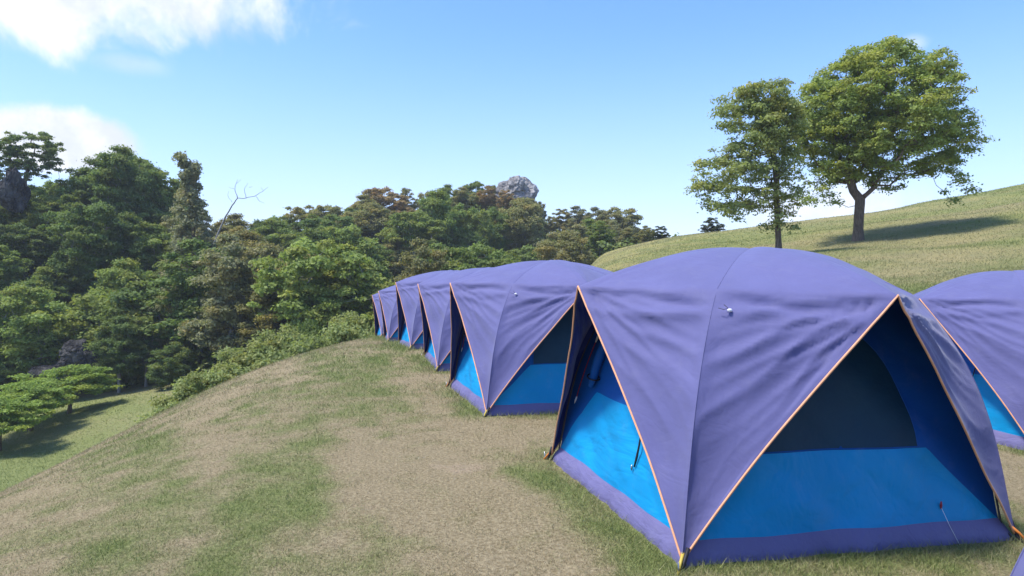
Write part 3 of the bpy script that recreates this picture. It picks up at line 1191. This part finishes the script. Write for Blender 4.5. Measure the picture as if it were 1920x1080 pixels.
for bi, frac in enumerate((.02, .26, .5, .76, 1.0)):
    step = (52, 46, 44, 42, 38)[bi]
    p = -150 + rs.rand() * 30
    while p < 1260:
        px = p + rs.uniform(-10, 10)
        T = (px - 960) / 1280
        st = np.interp(T, FX, F_START_Y)
        cy = np.interp(T, FX, F_CREST_Y)
        dep = st + 1.5 + (cy - st) * frac + rs.uniform(-2, 2)
        if bi == 4:
            dep = cy + rs.uniform(-1.5, 1.5)
        x, y, z = at(px, dep)
        # colour by zone
        r_ = rs.rand()
        if px < 300:
            col = 'bright green' if (r_ < .3 and bi < 4) else ('mid green' if r_ < .6 else ('deep green' if r_ < .85 else 'dark green'))
        elif px < 470:
            col = 'greyish green' if r_ < .45 else ('deep green' if r_ < .75 else 'olive green')
        elif px < 690:
            col = 'mid green' if r_ < .35 else ('deep green' if r_ < .65 else ('olive green' if r_ < .9 else 'bright green'))
        elif px < 1010:
            if bi >= 3:
                col = 'rusty brown green' if r_ < .42 else ('olive green' if r_ < .8 else 'mid green')
            else:
                col = 'bright green' if r_ < .2 else ('mid green' if r_ < .6 else 'olive green')
        else:
            col = 'olive green' if r_ < .4 else ('mid green' if r_ < .7 else 'greyish green')
        kd = ('round', 'broad', 'tall', 'loose', 'feathery', 'bushy')[rs.choice(6, p=(.26, .22, .16, .16, .08, .12))]
        if bi == 4:
            if kd == 'bushy':
                kd = 'loose'
            top = 1.7 + dep * (HZ - np.interp(px, sky_px, sky_py)) / 1280 + rs.uniform(-.9, .4) + (.9 if px > 430 else 0) + (.8 if px > 1080 else 0)
            hgt = np.clip(top - z, 4.0, 12.5)
        else:
            hgt = rs.uniform(6.0, 12.0) * (1.0, .95, .95, .9)[bi]
            if kd == 'bushy':
                hgt *= .75
            lim = 1.7 + dep * (HZ - np.interp(px, sky_px, sky_py)) / 1280 - .3
            hgt = min(hgt, max(3.5, lim - z))
        # keep the dark rock and the lawn edge open
        if bi == 0 and 70 < px < 212:
            p += step
            continue
        if bi == 1 and 60 < px < 200:
            hgt = min(hgt, 4.2)
        s = hgt / kh[kd]
        wid = s * rs.uniform(.85, 1.3)
        forest.append([px, bi, kd, col, (x, y, z), rs.uniform(0, 6.28), (wid, wid, s)])
        p += step * rs.uniform(.85, 1.15)
ordw = ['first', 'second', 'third', 'fourth', 'fifth', 'sixth', 'seventh', 'eighth', 'ninth', 'tenth']
buckets = {}
for t in forest:
    zt = next((w for lo, hi, w in zones if lo <= t[0] < hi), zones[-1][2])
    buckets.setdefault((zt, t[1]), []).append(t)
for (zt, bi), lst in buckets.items():
    lst.sort(key=lambda q: q[0])
    for k, (px, _, kd, col, loc, rz, sc) in enumerate(lst):
        o_ = '' if len(lst) == 1 else ordw[min(k, 9)] + ' from left, '
        lab = f"{shape_word[kd]} {col} tree, {o_}{bands[bi]} {zt}"
        words = lab.split()
        lv, br = KINDS[kd]
        j = rs.uniform(.85, 1.15)
        c = tuple(v * j for v in GREENS[col])
        place_tree('forest_tree', lab, 'tree', lv, br, loc, rz, sc, c, group='trees of the forest on the rocky slope',
                   bark=M['greybark'])

# undergrowth between the forest trees
n = 26000
rs = np.random.RandomState(77)
px = rs.uniform(-200, 1280, n)
T = (px - 960) / 1280
st = np.interp(T, FX, F_START_Y)
cy = np.interp(T, FX, F_CREST_Y)
yy = st - .5 + (cy + 6 - st) * rs.rand(n)
xx = T * yy
zz = H(xx, yy) + rs.rand(n) ** 1.5 * 2.2
cen = np.stack([xx, yy, zz], 1)
keep = ~((px > 95) & (px < 190) & (yy < st + 6))
me = leaves_mesh('undergrowth', cen[keep][:17000], np.full(min(17000, keep.sum()), .7), .8, 11, .3, rs)
u = link('undergrowth', me, M['leaf'], kind='stuff', label='dark leafy undergrowth filling the gaps between the forest trees', category='undergrowth')
u.color = (.18, .24, .09, 1)

# --- individual trees with a look of their own
# sprawling tree on the cliff at the left edge
x, y, _ = at(48, 76.0)
lv, br = make_tree('cliff_tree', 41, [(.2, 0, 4.9, 3.3, 2.6, 1.5), (-2.6, 0, 3.8, 2.2, 2, 1.6), (2.9, 0, 3.9, 1.7, 1.5, 1.2), (.0, 0, 2.6, 2.6, 2.0, 1.3), (1.6, -.5, 1.6, 2.0, 1.2, 1.6), (-2.2, -.5, 1.4, 2.0, 1.2, 1.8)],
                   [(0, 0, -1), (0, 0, .6), (.2, 0, 1.5)], .2, 190, .45, 150, .12, flat=.45, shell=.4, droop=.2)
place_tree('cliff_tree', 'spreading sparse tree topping the dark cliff at the upper left of the forest', 'tree',
           lv, br, (x, y, 1.7 + 76 * (HZ - 345) / 1280 - .3), .2, 1.0, (.17, .23, .085))
# taller skyline tree left of the vine tree
x, y, z = at(236, 78.0)
lv, br = KINDS['round']
place_tree('skyline_tree', 'full rounded deep green tree rising highest between cliff tree and vine-wrapped tree', 'tree',
           lv, br, (x, y, 1.7 + 78 * (HZ - 290) / 1280 - 9.5), 1.0, (1.0, 1.0, 1.0), (.17, .235, .08))
# vine-wrapped column
x, y, z = at(362, 62.0)
vt = 1.7 + 62 * (HZ - 292) / 1280
rs2 = np.random.RandomState(9)
hh = vt - z
cen = []
for k in range(250):
    f = rs2.rand() ** .95
    ang = rs2.rand() * 6.28
    w = (2.9 * (1 - f) ** 1.1 + .62 + .18 * math.sin(f * 19)) * (.3 + .8 * rs2.rand())
    cen.append((w * math.cos(ang) + .45 - .75 * f + .16 * math.sin(f * 11), w * math.sin(ang), f * hh * .97))
for (dx, f0, L, rise) in ((-1, .97, 1.0, .5), (1, .93, .7, .25), (-1, .80, 1.1, .35), (1, .74, .6, .2), (-1, .62, 1.5, .1), (-1, .5, 1.7, .2)):
    for q in np.linspace(.2, 1, 5):
        cen.append((-.3 + dx * L * q + .45 * (1 - f0), rs2.normal() * .2, hh * f0 + rise * q + rs2.normal() * .12))
cen = np.array(cen)
lv = leaves_mesh('vine_crown', cen, np.where(cen[:, 2] > hh * .6, .42, .62), 1.0, 210, .13, rs2, 2.0, .1, .5)
br = branches_mesh('vine_trunk', cen[::5], [(.45 - .75 * q + .16 * math.sin(q * 11), 0, hh * q - (1 if q == 0 else 0)) for q in (0, .2, .4, .55, .7, .82, .92)], .17, rs2)
place_tree('vine_tree', 'tall slender tree wrapped in grey brown vines, sticking up over the forest skyline', 'tree',
           lv, br, (x, y, z), 0, 1.0, (.27, .28, .18))
# bare dead tree
x, y = at(408, 70.0)[:2]
zt = 1.7 + 70 * (HZ - 420) / 1280
s_ = 70 / 1280.0


def dp(px, py, dy=0.0):
    return np.array([(px - 408) * s_, dy, (420 - py) * s_])


segs = [([(395, 470), (418, 418), (436, 385), (446, 372)], .17, .08), ([(446, 372), (440, 355), (444, 336)], .07, .025),
        ([(446, 372), (462, 372), (480, 368), (494, 360), (506, 352)], .075, .02), ([(480, 368), (488, 378), (497, 381)], .04, .018),
        ([(440, 355), (428, 350)], .035, .015), ([(462, 372), (460, 356), (468, 344)], .045, .018),
        ([(494, 360), (490, 350)], .03, .015), ([(444, 345), (452, 335)], .03, .013), ([(468, 352), (476, 350)], .03, .013),
        ([(436, 380), (428, 368), (430, 358)], .035, .015)]
parts = []
for i, (pl, r0, r1) in enumerate(segs):
    pts = [dp(a, b, .5 * math.sin(i * 2.1) * k / len(pl)) for k, (a, b) in enumerate(pl)]
    fine = []
    for k in range(len(pts) - 1):
        for f in np.linspace(0, 1, 4)[:-1]:
            fine.append(pts[k] * (1 - f) + pts[k + 1] * f + np.array([.04 * math.sin(k * 3 + f * 5), 0, .03 * math.cos(k * 5 + f * 4)]))
    fine.append(pts[-1])
    me = tube_mesh('x', fine, np.linspace(r0, r1, len(fine)) * .6, 6)
    v = np.zeros(len(me.vertices) * 3)
    me.vertices.foreach_get('co', v)
    fq = np.array([list(p.vertices) for p in me.polygons if len(p.vertices) == 4])
    ft = np.array([list(p.vertices) for p in me.polygons if len(p.vertices) == 3])
    parts.append((v.reshape(-1, 3), [fq, ft]))
    D.meshes.remove(me)
dt = thing('dead_tree', 'bare leafless grey tree leaning right above the forest skyline', 'tree', (x, y, zt))
link('trunk', join_meshes('dead_trunk', parts), M['greybark'], dt)


# --- bushes along the edge of the slope, and small lawn trees
lv_b, br_b = make_tree('shrub', 51, [(0, 0, .9, 1.3, 1.1, .9), (.9, 0, .7, .9, .9, .7), (-.9, 0, .7, .9, .8, .7)],
                       [(0, 0, -.4), (0, 0, .2), (0, 0, .5)], .06, 90, .28, 260, .052, flat=.7, shell=.6, elong=2.0)
lv_c, br_c = make_tree('shrub_wide', 52, [(0, 0, .8, 1.8, 1.2, .8), (1.2, 0, .6, .9, .9, .6)],
                       [(0, 0, -.4), (0, 0, .2), (0, 0, .4)], .06, 100, .28, 260, .052, flat=.7, shell=.6, elong=2.0)
shrubs = [(378, 29, .9, 0, 'lowest pale shrub beside the slope, nearest the valley lawn'),
          (412, 30, 1.0, 1, 'second lowest pale shrub along the edge of the slope'),
          (446, 31.5, 1.05, 0, 'pale leafy shrub midway along the row beside the slope'),
          (480, 33, 1.1, 1, 'yellowish shrub uphill of the middle of the row beside the slope'),
          (515, 34, 1.1, 0, 'broad light green shrub near the top of the slope edge'),
          (548, 36, 1.1, 1, 'uppermost light green shrub of the row at the slope edge'),
          (632, 36, 1.2, 1, 'pale green bush peeking over the ridge left of the farthest tent'),
          (672, 37, 1.1, 0, 'pale green bush over the ridge touching the farthest tent'),
          (590, 40, 1.3, 0, 'darker bush in the dip between the slope shrubs and the ridge end')]
SH_Y = {378: 712, 412: 692, 446: 672, 480: 652, 515: 640, 548: 630, 632: 606, 672: 603, 590: 625}
for px, dep, s, v, lab in shrubs:
    x, y, z = at(px, dep)
    top = 1.7 + dep * (HZ - SH_Y[px]) / 1280
    sc = max(.7, (top - z) / 1.75)
    w_ = min(sc, 1.5) * s
    place_tree('slope_shrub', lab, 'shrub', (lv_b, lv_c)[v], (br_b, br_c)[v], (x, y, z), v * 2.0 + px, (w_, w_, sc),
               (.26, .31, .125) if px != 590 else (.12, .18, .06), group='shrubs along the grassy slope edge')

lv_u, br_u = make_tree('lawn_tree', 53, [(0, 0, 2.9, 2.9, 2.7, 1.25), (1.5, .3, 2.5, 1.7, 1.6, .7), (-1.6, 0, 2.5, 1.6, 1.6, .8)],
                       [(0, 0, -.3), (.05, 0, .6), (.1, 0, 1.3)], .14, 130, .5, 220, .10, flat=.42, shell=.5, elong=1.8, minz=1.9)
for px, dep, s, lab in ((128, 49, 1.05, 'rounded flat-topped bright green tree on the lawn, right of two similar ones'),
                        (55, 45, 1.0, 'middle of three small flat-topped trees on the valley lawn'),
                        (-5, 41, 1.0, 'small flat-topped tree with thin bent trunk at the left edge of the valley lawn'),
                        ):
    x, y, z = at(px, dep)
    place_tree('lawn_tree', lab, 'tree', lv_u, br_u, (x, y, z), px * .1, (s * .92, s * .92, s * .74), (.24, .33, .08), group='small flat-topped trees on the valley lawn')
for px, dep, s, lab, kd in ((222, 56, .62, 'dark little tree with visible trunk standing at the far side of the valley lawn', 'round'),
                            (272, 57, .55, 'small dark tree at lawn edge right of the one with visible trunk', 'loose'),
                            (325, 55, .5, 'small dark tree at the narrow right end of the valley lawn', 'bushy')):
    x, y, z = at(px, dep)
    lv, br = KINDS[kd]
    place_tree('lawn_edge_tree', lab, 'tree', lv, br, (x, y, z), px, s, (.15, .21, .075))

# far trees peeping over the grassy crest
for px, py, lab in ((1237, 424, 'tiny far tree peeping over the grassy crest, left of the slender hill tree'),
                    (1335, 408, 'tiny far treetop just over the crest beneath the slender hill tree')):
    dep = 78.0
    x = (px - 960) / 1280 * dep
    z = h1(x, dep)
    top = 1.7 + dep * (HZ - py) / 1280
    lv, br = KINDS['loose']
    s = max(.25, (top - z) / 9.6)
    place_tree('crest_tree', lab, 'tree', lv, br, (x, dep, z), px, (s * 1.3, s * 1.3, s), (.07, .09, .04))


# ------------------------------------------------------------------ rocks
def rock(name, label, loc, dims, mat, seed, sub=5, amp=.35, rz=0.0):
    import bmesh
    bm = bmesh.new()
    bmesh.ops.create_icosphere(bm, subdivisions=sub, radius=1.0)
    off = Vector((seed * 7.1, seed * 3.3, seed * 1.7))
    for v in bm.verts:
        p = v.co.copy()
        n1 = mnoise.noise(p * 1.2 + off)
        n2 = mnoise.turbulence(p * 2.6 + off, 4, True)
        n3 = mnoise.cell(p * 3.2 + off + Vector((n1, n1, n1)) * .6)
        n4 = abs(mnoise.noise(Vector((p.x * 6, p.y * 6, p.z * 1.8)) + off))
        k = 1 + amp * .9 * n1 + amp * .25 * (n2 - .5) + .07 * (n3 - .5) - .13 * n4
        v.co = Vector((p.x * dims[0], p.y * dims[1], p.z * dims[2])) * k
    me = D.meshes.new(name)
    bm.to_mesh(me)
    bm.free()
    o = link(name, me, mat, None, label=label, category='rock')
    o.location = loc
    o.rotation_euler = (0, 0, rz)
    return o


d_ = 122.0
rock('summit_boulder', 'pale grey weathered boulder crowning the forested hill against the sky',
     ((968 - 960) / 1280 * d_, d_, 1.7 + d_ * (HZ - 362) / 1280), (3.9, 3.2, 3.2), M['rock'], 3)
d_ = 72.0
rock('cliff_rock', 'shadowy grey cliff below the spreading tree at the left edge',
     ((28 - 960) / 1280 * d_, d_, 1.7 + d_ * (HZ - 362) / 1280), (1.2, 1.5, 2.2), M['darkrock'], 5, amp=.6)
d_ = 55.0
rock('rock_outcrop', 'larger dark grey limestone outcrop with pale streaks above the lawn trees',
     ((150 - 960) / 1280 * d_, d_, 1.7 - d_ * (668 - HZ) / 1280), (1.5, 1.5, 1.3), M['darkrock'], 8)
rock('rock_outcrop', 'lower slanting dark rock left of the pale streaked outcrop',
     ((108 - 960) / 1280 * d_, d_ - .3, 1.7 - d_ * (702 - HZ) / 1280), (1.7, 1.5, 1.0), M['darkrock'], 12, rz=.5)

# ------------------------------------------------------------------ grass
rs = np.random.RandomState(99)
n = 720000
lo, hi = 3.4, 26.0
dd = lo * (hi / lo) ** rs.rand(n)                 # density falls with the square of the distance
aa = rs.uniform(-1.1, 1.1, n)
xx, yy = aa * dd, dd
v_ = xx * .994 + yy * .11
keep = (tent_mask(xx, yy) < .5) & (v_ > -16) & (H(xx, yy) > -7)
xx, yy, dd = xx[keep], yy[keep], dd[keep]
gr = greenness(xx, yy)
# blades gather in tufts, thicker where the grass is green
tuft = fbm(xx * 6, yy * 6, 2)
keep = rs.rand(len(xx)) < np.clip(.25 + 1.1 * (tuft - .3) + .55 * gr, .1, 1)
xx, yy, dd, gr = xx[keep], yy[keep], dd[keep], gr[keep]
zz = H(xx, yy)
# coarser tufts on the far hill and the valley lawn
n2 = 460000
y2 = 20 * (82 / 20) ** rs.rand(n2)
x2 = rs.uniform(-1.05, 1.5, n2) * y2
z2 = H(x2, y2)
st2 = np.interp(x2 / y2, FX, F_START_Y)
keep = ((x2 / y2 > -.06) & (z2 > -.9)) | ((x2 / y2 < -.38) & (y2 < st2))
x2, y2, z2 = x2[keep], y2[keep], z2[keep]
xx, yy, dd, zz = (np.concatenate(q) for q in ((xx, x2), (yy, y2), (dd, y2), (zz, z2)))
gr = np.concatenate([gr, greenness(x2, y2)])
m = len(xx)
near = tent_mask(xx, yy, .12)
hb = (.008 + .016 * rs.rand(m) + .030 * gr * rs.rand(m) + .045 * near * rs.rand(m)) * np.clip(dd / 7, .9, 2.6)
wb = .0022 * np.clip(dd / 5, 1, 9) * (.7 + .6 * rs.rand(m))
an = rs.rand(m) * 6.283
lean = rs.normal(size=(m, 2)) * .75
base = np.stack([xx, yy, zz - .004], 1)
side = np.stack([np.cos(an), np.sin(an), np.zeros(m)], 1) * wb[:, None]
tip = base + np.stack([lean[:, 0] * hb, lean[:, 1] * hb, hb], 1)
V = np.stack([base - side, base + side, tip], 1).reshape(-1, 3)
gcol = np.clip(gr * 1.2 - .05 + np.where(dd > 19, .10, .24) * rs.normal(size=m), 0, 1)
me = mesh_np('grass', V, np.arange(m * 3).reshape(m, 3), False,
             {'green': np.repeat(gcol, 3), 'tint': np.repeat(np.where(dd > 19, .3 + .4 * rs.rand(m), rs.rand(m)), 3)})
link('grass', me, M['blade'], kind='stuff', label='short patchy dry and green grass on the ridge around the tents', category='grass')
print('blades', m)

# ------------------------------------------------------------------ thin summer haze
def haze_box():
    x0, x1, y0, y1, z0, z1 = -470, 470, -190, 560, -75, 62
    v = [(x0, y0, z0), (x1, y0, z0), (x1, y1, z0), (x0, y1, z0), (x0, y0, z1), (x1, y0, z1), (x1, y1, z1), (x0, y1, z1)]
    f = np.array([[0, 3, 2, 1], [4, 5, 6, 7], [0, 1, 5, 4], [1, 2, 6, 5], [2, 3, 7, 6], [3, 0, 4, 7]])
    m = D.materials.new('haze')
    m.use_nodes = True
    m.node_tree.nodes.clear()
    N = NT(m.node_tree)
    pv = N.n('ShaderNodeVolumePrincipled')
    pv.inputs['Color'].default_value = (.86, .92, 1.0, 1)
    pv.inputs['Density'].default_value = .00045
    out = N.n('ShaderNodeOutputMaterial')
    N.link(pv.outputs[0], out.inputs['Volume'])
    link('haze', mesh_np('haze', np.array(v, float), f), m, kind='stuff', label='thin pale haze in the air over the whole hillside', category='haze')


haze_box()
